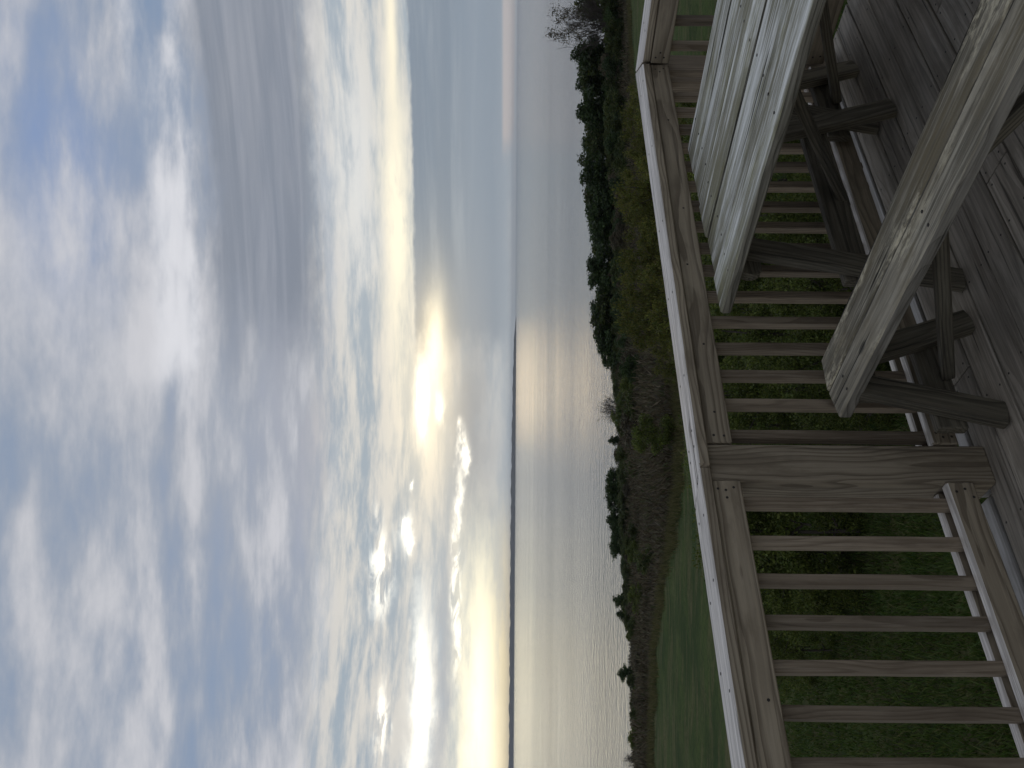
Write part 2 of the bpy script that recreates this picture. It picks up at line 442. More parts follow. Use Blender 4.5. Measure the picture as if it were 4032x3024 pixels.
def build_water():
    Ds = np.concatenate([np.linspace(60, 400, 18), np.geomspace(450, 60000, 22)]); As = np.linspace(-62, 62, 41)
    v = [(*polar(a, D), LAKE) for D in Ds for a in As]; n = len(As)
    f = [(i * n + j + 1, i * n + j, (i + 1) * n + j, (i + 1) * n + j + 1) for i in range(len(Ds) - 1) for j in range(n - 1)]
    me = mesh_np('lake_water', v, f)
    m, t = mat_new('water')
    g = t.new('ShaderNodeNewGeometry'); pos = g.outputs['Position']
    x, y, z = t.sep(pos)
    dep = x * FWD.x + y * FWD.y; lat = x * RGT.x + y * RGT.y
    w1 = t.noise(t.vec(lat * .13 + dep * .04, dep * .30, 0), 1.0, 3., .6, .5)
    w2 = t.noise(t.vec(lat * .75 + 4., dep * .55, 2.), 1.0, 4., .65, .3)
    patch = t.noise(t.vec(lat * .0022, dep * .012, 5.), 1.0, 4., .55)
    slick = t.noise(t.vec(lat * .004 + dep * .003, dep * .02, 8.), 1.0, 4., .6, .5)
    b = t.new('ShaderNodeBump'); b.inputs['Distance'].default_value = 1.0
    t.link((patch.step(.3, .7) * .5 + .5) * (1.0 - slick.step(.58, .70) * .5) * (dep.step(900., 110.) * .5 + .42), b.inputs['Strength'])
    w3 = t.noise(t.vec(lat * 1.6 + 9., dep * 2.6, 6.), 1.0, 2., .6)
    t.link(w1 * .46 + w2 * .52 + w3 * .06, b.inputs['Height'])
    p = t.new('ShaderNodeBsdfPrincipled'); p.inputs['Base Color'].default_value = (.09, .10, .105, 1)
    p.inputs['Roughness'].default_value = .07; p.inputs['IOR'].default_value = 1.33; p.inputs['Specular IOR Level'].default_value = .5
    t.t.links.new(b.outputs[0], p.inputs['Normal']); finish(t, p.outputs[0])
    return link('lake_water', me, m, None, 'structure')
build_water()

def build_far_shore():
    As = np.linspace(4.6, -60, 500); v = []; D = 9000.
    for i, a in enumerate(As):
        k = np.interp(a, [-60, -24, -12, -6, -1, 1.5, 3, 4.2, 4.6], [50, 48, 46, 42, 33, 27, 22, 7, .5])
        h = k + (rng.random() * 4.5 + 2.5 * math.sin(i * .7) + 2 * math.sin(i * .23)) * min(1, k / 30)
        for d, hh in ((D, -2), (D, h * .72), (D + 150, h), (D + 900, h * .9), (D + 1200, -2)):
            x, y = polar(a, d); v.append((x, y, LAKE + hh))
    f = []
    for i in range(len(As) - 1):
        for j in range(4): f.append((i * 5 + j, (i + 1) * 5 + j, (i + 1) * 5 + j + 1, i * 5 + j + 1))
    me = mesh_np('far_shore', v, f)
    m, t = mat_new('far_woods')
    g = t.new('ShaderNodeNewGeometry'); n1 = t.noise(g.outputs['Position'], .012, 5., .7)
    c = t.mix(n1.step(.35, .7), (.06, .06, .052), (.12, .10, .085))
    p = t.new('ShaderNodeBsdfPrincipled'); p.inputs['Roughness'].default_value = 1.; p.inputs['Specular IOR Level'].default_value = 0.
    t.t.links.new(c, p.inputs['Base Color']); finish(t, p.outputs[0])
    return link('far_shore_hills', me, m, None, 'structure')
build_far_shore()

# ------------------------------------------------------------------ deck
I4 = Matrix.Identity(4)
deck = bpy.data.objects.new('deck', None); COL.objects.link(deck); deck['kind'] = 'structure'
DROT = .018
def dk(x, y): return x, y + (x - 1.3) * DROT
joints = {0: [1.75, -.7], 1: [.2, 2.6], 2: [1.30, -1.1], 3: [-.3], 4: [2.20, .1], 5: [1.1, 3.0], 6: [2.62, -.4], 7: [1.85], 8: [.9, 3.1], 9: [2.3, -.8]}
nail_p = []
for k in range(30):
    jg = .0025 * math.sin(k * 2.3); y1 = 2.502 - .1452 * k + jg; y0 = y1 - .138
    if y1 < -1.2: break
    xs = sorted([-1.7] + joints.get(k, [random.choice([.3, 1.1, 1.9, 2.7])]) + [3.86])
    for a, b in zip(xs[:-1], xs[1:]):
        (xa, ya), (xb, yb) = dk(a + .002, (y0 + y1) / 2), dk(b - .002, (y0 + y1) / 2)
        zj = random.uniform(-.0015, .0005)
        board('deck_board', (xa, ya, -.019 + zj), (xb, yb, -.019 + zj), (0, 1, 0), .138, .038, W_DECK, deck, I4, c=.004)
        for xe in np.arange(math.ceil(a / .4) * .4, b, .4):
            for dyy in (-.045, .045):
                q = dk(xe + random.uniform(-.012, .012), (y0 + y1) / 2 + dyy + random.uniform(-.006, .006)); nail_p.append((q[0], q[1], zj))
        for xe, s in ((a, 1), (b, -1)):
            for dyy in (-.045, .045):
                q = dk(xe + s * .03, (y0 + y1) / 2 + dyy); nail_p.append((q[0], q[1], zj))
W_EDGE = wood('edge_wood', (.36, .345, .325), (.16, .145, .125), (.5, .485, .46), ring=.012, ring_amt=.5, streak=.5, crack=.4, pale_amt=.4, var=.1)
for a, b in ((1.345, 3.86), (-1.7, 1.318)):
    board('deck_board', (*dk(a, 2.556), -.021), (*dk(b, 2.556), -.021), (0, 1, 0), .066, .038, W_EDGE, deck, I4, c=.005, label='narrow pale outermost deck board')
board('rim_joist', (-1.7, 2.55, -.16), (3.9, 2.60, -.16), (0, 0, 1), .235, .038, W_DECK, deck, I4)
board('rim_joist', (3.88, 2.60, -.16), (3.88, -1.7, -.16), (0, 0, 1), .235, .038, W_DECK, deck, I4)
for jx in np.arange(-1.6, 3.9, .4):
    board('joist', (jx, 2.50, -.16), (jx, -1.7, -.16), (0, 0, 1), .235, .038, W_DECK, deck, I4)
for sx, sy in ((3.80, 2.50), (1.4, 2.48), (-1.5, 2.44), (3.80, -1.5)):
    board('support_post', (sx, sy, -.28), (sx, sy, -3.5), (1, 0, 0), .14, .14, W_DECK, deck, I4)
discs('nail', nail_p, [(0, 0, 1)] * len(nail_p), .0042, M_NAIL, deck, I4, .0008)

# ------------------------------------------------------------------ railing
rail = thing('deck_railing', 'weathered wooden railing of slim balusters, square post and pale cap round the deck edge', 'railing', Matrix.Translation((1.4, 2.5, 0)))
RM = Matrix.Translation((1.4, 2.5, 0))
ZR0, ZR1 = .855, .944                    # upper inner rail
ZC0, ZC1 = .948, .986                    # cap
ZB0, ZB1 = .082, .172                    # lower rails
KB = .036                                # slight kink of the left stretch
def yb(x): return 2.441 - (1.33 - x) * KB
# middle post (square 6x6), shorter than the cap
board('post', (1.400, 2.518, 0), (1.400, 2.518, .946), (1, 0, 0), .143, .138, W_RAIL, rail, RM, c=.006)
# corner posts
board('post', (3.704, 2.560, -.3), (3.704, 2.560, .946), (1, 0, 0), .138, .138, W_BAL, rail, RM, c=.006)
# right stretch A
XA0, XA1 = 1.476, 3.622
board('upper_rail', (XA0, 2.466, (ZR0 + ZR1) / 2), (XA1, 2.466, (ZR0 + ZR1) / 2), (0, 0, 1), .089, .038, W_RAIL, rail, RM, c=.004, wav=.0012)
board('upper_rail', (XA0, 2.542, (ZR0 + ZR1) / 2), (3.64, 2.542, (ZR0 + ZR1) / 2), (0, 0, 1), .089, .038, W_RAIL, rail, RM, c=.004)
board('lower_rail', (XA0, 2.466, (ZB0 + ZB1) / 2), (XA1 - .002, 2.466, (ZB0 + ZB1) / 2), (0, 0, 1), .090, .038, W_CAP, rail, RM, c=.005, wav=.001, side=W_RAIL)  # pale upper faces of these lower rails paint in the sky light
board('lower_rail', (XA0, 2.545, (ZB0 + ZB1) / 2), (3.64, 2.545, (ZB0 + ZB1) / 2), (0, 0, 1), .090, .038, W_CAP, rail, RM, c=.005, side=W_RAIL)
for x1 in (1.552, 1.685, 1.812, 1.942, 2.069, 2.198, 2.337, 2.462, 2.586, 2.709, 2.838, 2.966, 3.094, 3.222, 3.350, 3.470, 3.585):
    board('baluster', (x1 - .019, 2.505, ZB0 + random.uniform(-.03, -.005)), (x1 - .019 + random.uniform(-.003, .003), 2.505, .942), (1, 0, 0), .038, .036, W_BAL, rail, RM, c=.003, wav=.0008)
# left stretch B (kinked a touch)
XB0, XB1 = -1.6, 1.326
def pb(x, dy, z): return (x, yb(x) + dy, z)
zb = (ZR0 + ZR1) / 2 - .002
board('upper_rail', pb(XB0, .019, zb), pb(XB1, .019, zb), (0, 0, 1), .092, .038, W_RAIL, rail, RM, c=.004, wav=.001)
board('upper_rail', pb(XB0, .098, zb), pb(XB1, .098, zb), (0, 0, 1), .089, .038, W_RAIL, rail, RM, c=.004)
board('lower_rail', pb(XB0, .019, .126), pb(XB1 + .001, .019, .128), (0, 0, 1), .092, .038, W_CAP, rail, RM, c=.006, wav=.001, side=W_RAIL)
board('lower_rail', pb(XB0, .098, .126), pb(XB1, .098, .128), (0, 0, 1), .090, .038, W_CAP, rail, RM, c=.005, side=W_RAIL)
for i in range(22):
    x1 = 1.278 - .1325 * i if i else 1.285
    board('baluster', pb(x1 - .019, .058, ZB0 + random.uniform(-.03, -.005)), pb(x1 - .019 + random.uniform(-.004, .004), .058, .940), (1, 0, 0), .038, .036, W_BAL, rail, RM, c=.003, wav=.0008)
    if x1 < -1.4: break
# stretch C along the far side of the deck
def c_(y, dx, z): return (3.624 + dx + (2.44 - y) * .05, y, z)
board('upper_rail', c_(2.443, .019, .9), c_(-1.5, .019, .9), (0, 0, 1), .089, .038, W_RAIL, rail, RM, c=.004)
board('upper_rail', c_(2.48, .098, .9), c_(-1.5, .098, .9), (0, 0, 1), .089, .038, W_RAIL, rail, RM, c=.004)
board('lower_rail', c_(2.443, .019, .145), c_(-1.5, .019, .145), (0, 0, 1), .090, .038, W_RAIL, rail, RM, c=.005)
board('lower_rail', c_(2.48, .098, .145), c_(-1.5, .098, .145), (0, 0, 1), .090, .038, W_RAIL, rail, RM, c=.005)
for i in range(30):
    y1 = 2.385 - .128 * i
    if y1 < -1.4: break
    board('baluster', c_(y1, .058, .09), c_(y1, .058, .942), (0, 1, 0), .038, .036, W_BAL, rail, RM, c=.003)
# caps: mitred at the corner, scarf joint over the middle post
def cap_poly(pts, wob=.0):
    v = [(x, y, ZC0) for x, y in pts] + [(x, y, ZC1) for x, y in pts]
    n = len(pts)
    # local frame along the board for the grain
    ax = Vector((pts[1][0] - pts[0][0], pts[1][1] - pts[0][1], 0)).normalized(); ay = Vector((-ax.y, ax.x, 0))
    c = Vector((sum(p[0] for p in pts) / n, sum(p[1] for p in pts) / n, (ZC0 + ZC1) / 2))
    W = Matrix((ax, ay, Vector((0, 0, 1)))).transposed().to_4x4(); W.translation = c; Wi = W.inverted()
    import bmesh
    bm = bmesh.new(); vv = [bm.verts.new(Wi @ Vector(p)) for p in v]
    bm.faces.new(vv[n - 1::-1]); bm.faces.new(vv[n:])
    for i in range(n): bm.faces.new((vv[i], vv[(i + 1) % n], vv[n + (i + 1) % n], vv[n + i]))
    bmesh.ops.recalc_face_normals(bm, faces=bm.faces)
    bmesh.ops.bevel(bm, geom=list(bm.edges), offset=.004, segments=1, affect='EDGES')
    me = bpy.data.meshes.new('top_cap'); bm.to_mesh(me); bm.free()
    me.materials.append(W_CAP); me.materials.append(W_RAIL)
    for p in me.polygons: p.material_index = 0 if p.normal.z > .6 else 1  # lit top and shaded sides of the cap put into the colour
    o = link('top_cap', me, None, rail); o.matrix_parent_inverse = RM.inverted(); o.matrix_basis = W
    return o
def cin(x): return 2.436 - (3.62 - x) * .0075        # inner edge, stretch A
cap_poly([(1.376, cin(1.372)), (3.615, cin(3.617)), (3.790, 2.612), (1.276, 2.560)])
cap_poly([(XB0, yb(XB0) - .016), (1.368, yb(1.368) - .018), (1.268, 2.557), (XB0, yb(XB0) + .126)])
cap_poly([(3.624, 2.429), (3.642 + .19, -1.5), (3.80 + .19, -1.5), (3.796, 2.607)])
# nails in the railing
npnt, nn = [], []
for x, z in ((3.585, .925), (3.59, .885), (3.565, .905), (3.2, .90), (2.62, .895), (2.3, .915), (1.9, .90), (1.60, .90), (1.505, .915), (1.503, .88), (1.52, .15), (1.503, .13), (1.505, .10)):
    npnt.append((x, 2.447, z)); nn.append((0, -1, 0))
for x, z in ((1.295, .93), (1.29, .905), (1.30, .878), (1.262, .905), (.62, .885), (1.29, .15), (1.27, .10), (1.30, .12)):
    npnt.append((x, yb(x), z)); nn.append((0, -1, 0))
for y, z in ((2.41, .925), (2.41, .885), (2.385, .905), (2.40, .13), (2.405, .165)):
    npnt.append((c_(y, 0, 0)[0], y, z)); nn.append((-1, 0, 0))
for x in (3.5, 3.05, 2.6, 2.15, 1.75, 1.5, 1.42): 
    for q in (.035, .115): npnt.append((x + random.uniform(-.05, .05), cin(x) + q, ZC1)); nn.append((0, 0, 1))
for x in (1.22, .95, .68, .42, .15):
    for q in (.03, .105): npnt.append((x + random.uniform(-.05, .05), yb(x) - .016 + q, ZC1)); nn.append((0, 0, 1))
for y in (2.3, 2.0, 1.6):
    for q in (.035, .1): npnt.append((c_(y, q + .01, 0)[0], y, ZC1)); nn.append((0, 0, 1))
discs('nail', npnt, nn, .005, M_NAIL, rail, RM, .0008)

# ------------------------------------------------------------------ picnic table and benches
def frame_m(cx, cy, phi): return Matrix.Translation((cx, cy, 0)) @ Matrix.Rotation(phi, 4, 'Z')
def make_table():
    phi = .053; L = 1.83
    # the end that butts the railing is centred at (2.515, 2.437)
    ex, ey = 2.518, 2.437
    ax = Vector((-math.sin(phi), math.cos(phi), 0)); ac = Vector((math.cos(phi), math.sin(phi), 0))
    C0 = Vector((ex, ey, 0)) - ax * (L / 2)
    TM = frame_m(C0.x, C0.y, phi)
    t = thing('picnic_table', 'weathered silvery wooden picnic table with its end against the railing', 'table', TM)
    zt = .83
    cup = [.0, -.004, .003, -.002, -.001]
    for i in range(5):
        c = ac * (-.41 + .205 * i)
        p1 = Vector((ex, ey, 0)) + c - ax * random.uniform(0, .008) * (i < 4); p0 = p1 - ax * L
        z = zt - .020 + cup[i]
        wv_ = .0035 if i == 0 else .0015
        board('tabletop_plank', (p0.x, p0.y, z), (p1.x, p1.y, z), -ac, (.188, .190, .189, .190, .193)[i], .040, W_TOP, t, TM, c=.006, wav=wv_, side=W_SIDE_SHADE)
    for fy, s in ((2.21, 1), (2.437 * 2 - L * 2 * .9986 + (2.21 - 2.437) * -1 - 2.437 + L, -1)):
        pass
    def P(x, y, z): return (x - (y - 2.21) * .053, y, z)
    for y0, s in ((2.21, 1), (.86, -1)):
        yl = y0 + .02 * s
        board('leg', P(2.025, yl, -.01 + .01), P(2.185, yl, .788), (1, 0, 0), .089, .038, W_FRAME, t, TM, c=.004)
        board('leg', P(3.005, yl, 0), P(2.745, yl, .788), (1, 0, 0), .089, .038, W_FRAME, t, TM, c=.004)
        yc = y0 + .061 * s
        board('crosspiece', P(2.045, yc, .355), P(2.93, yc, .355), (0, 0, 1), .105, .038, W_FRAME, t, TM, c=.005)
        board('batten', P(2.075, yc, .742), P(2.86, yc, .742), (0, 0, 1), .089, .038, W_FRAME, t, TM, c=.004, round_end=.035)
        yb_ = y0 + .08 * s
        board('brace', P(2.50, yb_, .30), P(2.53, y0 - .63 * s, .785), (1, 0, 0), .085, .038, W_FRAME, t, TM, c=.004)
    pts = []
    for y in (2.26, 1.6, .92):
        for i in range(5):
            for d in (-.05, .05):
                q = Vector((ex, ey, 0)) + ac * (-.41 + .205 * i + d) - ax * (2.437 - y); pts.append((q.x + random.uniform(-.01, .01), q.y, zt + cup[i] + .0005))
    discs('nail', pts, [(0, 0, 1)] * len(pts), .005, M_NAIL, t, TM, .001)
    return t
make_table()

def make_bench(label, ex, ey, phi, yfr, fx, bx0, bx1, wseat):
    """ex, ey: middle of the end by the railing; yfr: front of the leg frame; fx: leg foot/top positions"""
    L = 1.83
    ax = Vector((-math.sin(phi), math.cos(phi), 0)); ac = Vector((math.cos(phi), math.sin(phi), 0))
    C0 = Vector((ex, ey, 0)) - ax * (L / 2); TM = frame_m(C0.x, C0.y, phi)
    t = thing('picnic_bench', label, 'bench', TM, 'benches of the picnic table')
    zt = .492
    for s in (-1, 1):
        p1 = Vector((ex, ey, 0)) + ac * (s * (wseat / 4 + .001)); p0 = p1 - ax * L
        o = board('seat_plank', (p0.x, p0.y, zt - .02 + .001 * s), (p1.x, p1.y, zt - .02 + .001 * s), -ac, wseat / 2 - .003, .042, W_BENCH, t, TM, c=.005, wav=.001, side=W_BSIDE_SHADE)
        # cut the outer corners of the railing end
        for vtx in o.data.vertices:
            if vtx.co.x > L / 2 - .006 and vtx.co.y * s < -.03: vtx.co.x -= .022
    def P(x, y, z): return (x - (y - yfr) * phi, y, z)
    for y0, s in ((yfr, 1), (yfr - 1.45, -1)):
        yl = y0 + .02 * s; yc = y0 + .061 * s
        for (f0, f1) in fx:
            board('leg', P(f0, yl, 0), P(f1, yl, zt - .042), (1, 0, 0), .089, .040, W_FRAME, t, TM, c=.004)
        board('crosspiece', P(bx0, yc, .168), P(bx1, yc, .168), (0, 0, 1), .10, .038, W_FRAME, t, TM, c=.005)
        board('batten', P(ex - wseat / 2 + .03, yc, zt - .082), P(ex + wseat / 2 + .0, yc, zt - .082), (0, 0, 1), .075, .038, W_FRAME, t, TM, c=.004)
        xm = (bx0 + bx1) / 2
        board('brace', P(xm, y0 + .035 * s, .135), P(xm + .01, y0 - .66 * s, .44), (1, 0, 0), .042, .042, W_FRAME, t, TM, c=.005)
    pts = []
    for y in (2.30, 1.6, .86):
        for d in (-.095, -.04, .04, .095):
            q = Vector((ex, ey, 0)) + ac * d - ax * (ey - y); pts.append((q.x, q.y + random.uniform(-.008, .008), zt + .001))
    discs('nail', pts, [(0, 0, 1)] * len(pts), .0055, M_NAIL, t, TM, .001)
    return t
make_bench('nearer weathered bench with lichen stains, set on the camera side of the table', 1.675, 2.432, .075, 2.262, ((1.486, 1.60), (1.880, 1.715)), 1.455, 1.86, .262)
make_bench('shadowed bench mostly hidden beneath and behind the picnic tabletop', 3.262, 2.437, .045, 2.35, ((3.065, 3.19), (3.49, 3.33)), 3.03, 3.49, .262)

def box_mesh(name, x0, x1, y0, y1, z0, z1):
    v = [(x, y, z) for z in (z0, z1) for y in (y0, y1) for x in (x0, x1)]
    f = [(0, 2, 3, 1), (4, 5, 7, 6), (0, 1, 5, 4), (1, 3, 7, 5), (3, 2, 6, 7), (2, 0, 4, 6)]
    return mesh_np(name, v, f)

# ------------------------------------------------------------------ vegetation builders
def leaf_cloud(P, size, jit=.5, aspect=.6, up=.3):
    """one small rhombic leaf per point"""
    n = len(P)
    d = rng.normal(size=(n, 3)); d[:, 2] += up * rng.random(n); d /= np.linalg.norm(d, axis=1)[:, None]
    q = rng.normal(size=(n, 3)); s = np.cross(d, q); s /= np.linalg.norm(s, axis=1)[:, None] + 1e-9
    L = (size * (1 - jit + 2 * jit * rng.random(n)))[:, None]
    v = np.stack([P - d * L * .5, P + s * L * aspect * .5, P + d * L * .5, P - s * L * aspect * .5], 1).reshape(-1, 3)
    f = np.arange(4 * n).reshape(n, 4)
    return v, f
def blobs_points(blobs, n, shell=.45):
    B = np.array(blobs, float); vol = (B[:, 3] * B[:, 4] * B[:, 5]) ** .67; k = rng.choice(len(B), n, p=vol / vol.sum())
    d = rng.normal(size=(n, 3)); d /= np.linalg.norm(d, axis=1)[:, None]
    r = 1 - shell * rng.random(n) ** 1.5
    r *= 1 + .18 * rng.normal(size=n)
    return B[k, :3] + d * r[:, None] * B[k, 3:6]
def tube(v, f, p0, p1, r0, r1, n=5):
    p0, p1 = Vector(p0), Vector(p1); d = (p1 - p0).normalized(); a = d.orthogonal().normalized(); b = d.cross(a); i0 = len(v)
    for p, r in ((p0, r0), (p1, r1)):
        for k in range(n):
            an = 2 * math.pi * k / n; v.append(p + (a * math.cos(an) + b * math.sin(an)) * r)
    for k in range(n): f.append((i0 + k, i0 + (k + 1) % n, i0 + n + (k + 1) % n, i0 + n + k))
def limb(v, f, p0, p1, r0, r1, n=5, bend=.12, segs=3):
    p0, p1 = Vector(p0), Vector(p1); L = (p1 - p0).length; prev = p0; off = Vector((random.uniform(-1, 1), random.uniform(-1, 1), random.uniform(-.3, .6))) * L * bend
    for i in range(1, segs + 1):
        k = i / segs; q = p0.lerp(p1, k) + off * math.sin(k * math.pi)
        tube(v, f, prev, q, r0 + (r1 - r0) * (i - 1) / segs, r0 + (r1 - r0) * k, n); prev = q
    return prev
def trunk_mesh(name, blobs, h, r, nl=7, leader=.85):
    v, f = [], []
    top = limb(v, f, (0, 0, -.3), (random.uniform(-.1, .1) * h * .3, random.uniform(-.1, .1) * h * .3, h * leader), r, r * .25, 6, .05, 4)
    for b in random.sample(list(blobs), min(nl, len(blobs))):
        z0 = max(.15 * h, b[2] - random.uniform(.1, .35) * h)
        limb(v, f, (0, 0, z0 * .9), (b[0], b[1], b[2]), r * .42, r * .07, 4, .15, 3)
    return mesh_np(name, [tuple(p) for p in v], f)
def twig_mesh(name, h, spread, n, seed, w=.012, levels=2):
    """bare, fine-twigged crown: tapering strips"""
    rs = random.Random(seed); V, F = [], []
    def strip(p0, p1, w0, w1):
        d = (p1 - p0); s = d.cross(Vector((rs.uniform(-1, 1), rs.uniform(-1, 1), rs.uniform(-1, 1)))).normalized(); i = len(V)
        V.extend([p0 - s * w0, p0 + s * w0, p1 + s * w1, p1 - s * w1]); F.append((i, i + 1, i + 2, i + 3))
    def grow(p, d, L, w0, lev):
        q = p + d * L; strip(p, q, w0, w0 * .55)
        if lev == 0: return
        k = rs.randint(2, 4)
        for _ in range(k):
            t = rs.uniform(.35, 1.0); nd = (d + Vector((rs.gauss(0, .45), rs.gauss(0, .45), rs.gauss(.08, .3)))).normalized()
            grow(p + d * L * t, nd, L * rs.uniform(.45, .75), w0 * .72, lev - 1)
    for _ in range(n):
        an = rs.uniform(0, 2 * math.pi); sp = rs.uniform(.05, 1) * spread
        d = Vector((math.cos(an) * sp, math.sin(an) * sp, 1)).normalized()
        grow(Vector((rs.uniform(-.12, .12), rs.uniform(-.12, .12), -.1)), d, h * rs.uniform(.4, .6), w, levels)
    mz = max(p.z for p in V)
    return mesh_np(name, [tuple(p / mz) for p in V], F)

# crown variants, unit height 1, so copies scale
def round_blobs(seed, n=14, base=.25, wr=.38, bs=1.0):
    rs = random.Random(seed); out = []
    for _ in range(n):
        z = rs.uniform(base, .88); rr = wr * math.sin(math.pi * min(1, max(.12, (z - base * .6) / (1.05 - base * .6)))) ** .7
        an = rs.uniform(0, 2 * math.pi); q = rr * rs.uniform(.15, .95); s = rs.uniform(.09, .17) * bs
        out.append((math.cos(an) * q, math.sin(an) * q, z, s * 1.2, s * 1.2, s * .8))
    out.append((0, 0, .9, .12, .12, .1)); out.append((0, 0, .6, .2, .2, .2))
    return out
CROWNS = {}
def crown_variants(kind, n, leaves, size, blobf, shell=.5, aspect=.6):
    L = []
    for i in range(n):
        bl = blobf(hash((kind, i)) % 9999 if False else i * 37 + len(kind) * 11)
        P = blobs_points(bl, leaves, shell); v, f = leaf_cloud(P, size, .5, aspect)
        L.append((mesh_np('crown', v, f), trunk_mesh('trunk', bl, 1.0, .022)))
    CROWNS[kind] = L
crown_variants('pine', 4, 4200, .055, lambda s: round_blobs(s, 18, .18, .36), .6)
crown_variants('tall_pine', 3, 3200, .05, lambda s: round_blobs(s, 15, .42, .30), .6)
crown_variants('leafy', 4, 4200, .05, lambda s: round_blobs(s, 16, .12, .42), .6)
crown_variants('sapling', 4, 6500, .026, lambda s: round_blobs(s, 44, .04, .46, .62), .9, .7)
crown_variants('shrub', 4, 15000, .020, lambda s: round_blobs(s, 40, .0, .50, .68), .9, .55)
TW = [twig_mesh('twigs', 1.0, .75, 16, 100 + i, .006, 3) for i in range(4)]
TWT = [twig_mesh('crown', 1.0, .85, 26, 200 + i, .0085, 4) for i in range(2)]

def plant(name, label, cat, kind, a, D, h, wid=1.0, leafm=None, barkm=None, group=None, zoff=0., var=None):
    x, y = polar(a, D); z = ground_z(a, D) + zoff
    L = CROWNS[kind]; cm, tm = L[random.randrange(len(L)) if var is None else var % len(L)]
    rz = random.uniform(0, 6.28)
    Mx = Matrix.Translation((x, y, z)) @ Matrix.Rotation(rz, 4, 'Z')
    t = thing(name, label, cat, Mx, group); t.scale = (h * wid, h * wid, h)
    key = (kind, cm.name, leafm.name)
    if key not in plant.cache:
        c2 = cm.copy(); c2.materials.append(leafm); t2 = tm.copy(); t2.materials.append(barkm or M_BARK); plant.cache[key] = (c2, t2)
    c2, t2 = plant.cache[key]
    link('crown', c2, None, t); link('trunk', t2, None, t)
    return t
plant.cache = {}

ORD = ['first', 'second', 'third', 'fourth', 'fifth', 'sixth', 'seventh', 'eighth', 'ninth', 'tenth', 'eleventh', 'twelfth', 'thirteenth', 'fourteenth', 'fifteenth', 'sixteenth', 'seventeenth', 'eighteenth', 'nineteenth', 'twentieth']
TENS = ['', '', 'twenty', 'thirty', 'forty', 'fifty', 'sixty', 'seventy', 'eighty']
def nth(i):
    if i < 20: return ORD[i]
    q, r = divmod(i + 1, 10)
    return TENS[q][:-1] + 'ieth' if r == 0 else TENS[q] + '-' + ORD[r - 1]
# --- trees on the bluff: skyline from the photograph (bearing, top, distance)
FARG = 'trees crowding the bluff above the shore'
sky_line = [ # picture row y, column of the top, distance, kind, width
 (20, 2268, 90, 'leafy', 1.1), (215, 2248, 92, 'pine', 1.0), (275, 2276, 94, 'leafy', 1.1), (330, 2268, 95, 'pine', 1.15), (385, 2298, 98, 'leafy', 1.2),
 (440, 2268, 92, 'pine', 1.15), (500, 2302, 98, 'leafy', 1.2), (560, 2293, 97, 'pine', 1.1), (630, 2279, 94, 'leafy', 1.1), (700, 2284, 92, 'pine', 1.2), (760, 2300, 96, 'leafy', 1.1),
 (830, 2306, 95, 'pine', 1.2), (895, 2320, 97, 'pine', 1.1), (975, 2330, 100, 'leafy', 1.1), (1045, 2310, 94, 'pine', 1.1), (1100, 2316, 95, 'pine', 1.1), (1150, 2346, 102, 'leafy', 1.2),
 (1205, 2326, 96, 'pine', 1.2), (1262, 2326, 95, 'leafy', 1.2), (1318, 2336, 95, 'pine', 1.2), (1372, 2352, 94, 'pine', 1.1), (1415, 2374, 96, 'leafy', 1.1), (1452, 2405, 98, 'leafy', 1.0)]
adj = {'leafy': 'rounded dull green tree', 'pine': 'dark evergreen tree'}
tid = 0
def where(y):
    return ('far right by the bare tree' if y < 300 else 'behind the right half of the yellow saplings' if y < 800 else 'behind the left half of the yellow saplings' if y < 1300 else 'left end of the tall shore trees')
for i, (y, v, D, k, wd) in enumerate(sky_line):
    a = px2a(y); zt = ztop(v, y, D); h = zt - ground_z(a, D)
    nb = 'next to the bare tree' if y < 250 else ''
    plant('shore_tree', f'{nth(i)} tree of the bluff skyline counted from the tall bare tree, {adj[k]}', 'tree', k, a, D, h / .97, wd * .95 * max(.8, min(1.6, 6 / h)), L_PINE if k == 'pine' else L_DARK, None, FARG)
# lower rows in front of them fill the bluff
for i in range(84):
    y = 8 + i * 17.6 + random.uniform(-20, 20); a = px2a(y)
    D = edge_d(a) + 6 + (86 - edge_d(a)) * random.random() ** .8; k = random.choice(['leafy', 'leafy', 'pine'])
    top = np.interp(y, [0, 300, 800, 1200, 1450, 1550], [2360, 2370, 2400, 2410, 2450, 2480]) + random.uniform(-15, 40)
    h = max(1.5, min(5.5, ztop(top, y, D) - ground_z(a, D)))
    lm = random.choice([L_DARK, L_BROWN, L_PINE, L_DARK, L_PINE])
    cn = {'dark_leaves': 'dull green', 'brown_twigs': 'brown half bare', 'pine_needles': 'dark green'}[lm.name]
    plant('bluff_tree', f'{cn} tree below the bluff skyline, {nth(i)} in order from the tall bare tree', 'tree', k, a, D, h, 1.15, lm, None, 'understory trees on the bluff')
# pine clump left of the sun glitter
for pi, (y, v, D, k, wd) in enumerate(((1865, 2411, 104, 'pine', .7), (1893, 2386, 100, 'tall_pine', .8), (1925, 2382, 98, 'tall_pine', .75), (1955, 2384, 99, 'tall_pine', .7), (1985, 2393, 98, 'tall_pine', .7),
                        (2045, 2386, 97, 'pine', .62), (2075, 2400, 96, 'tall_pine', .7), (2110, 2405, 98, 'pine', .6), (2145, 2397, 97, 'tall_pine', .75), (2168, 2418, 97, 'pine', .6), (2230, 2442, 92, 'leafy', 1.0), (2270, 2452, 90, 'pine', 1.0))):
    a = px2a(y); h = ztop(v, y, D) - ground_z(a, D)
    wd *= 1.9; k = 'leafy' if pi % 3 == 1 else k; plant('pine_tree', f'{nth(pi)} pine of the shore clump beside the sun glitter, counted from the glitter', 'tree', k, a, D, max(h, 1.) / .97, wd, L_PINE, M_BARKP, 'pines in the clump left of the sun glitter')
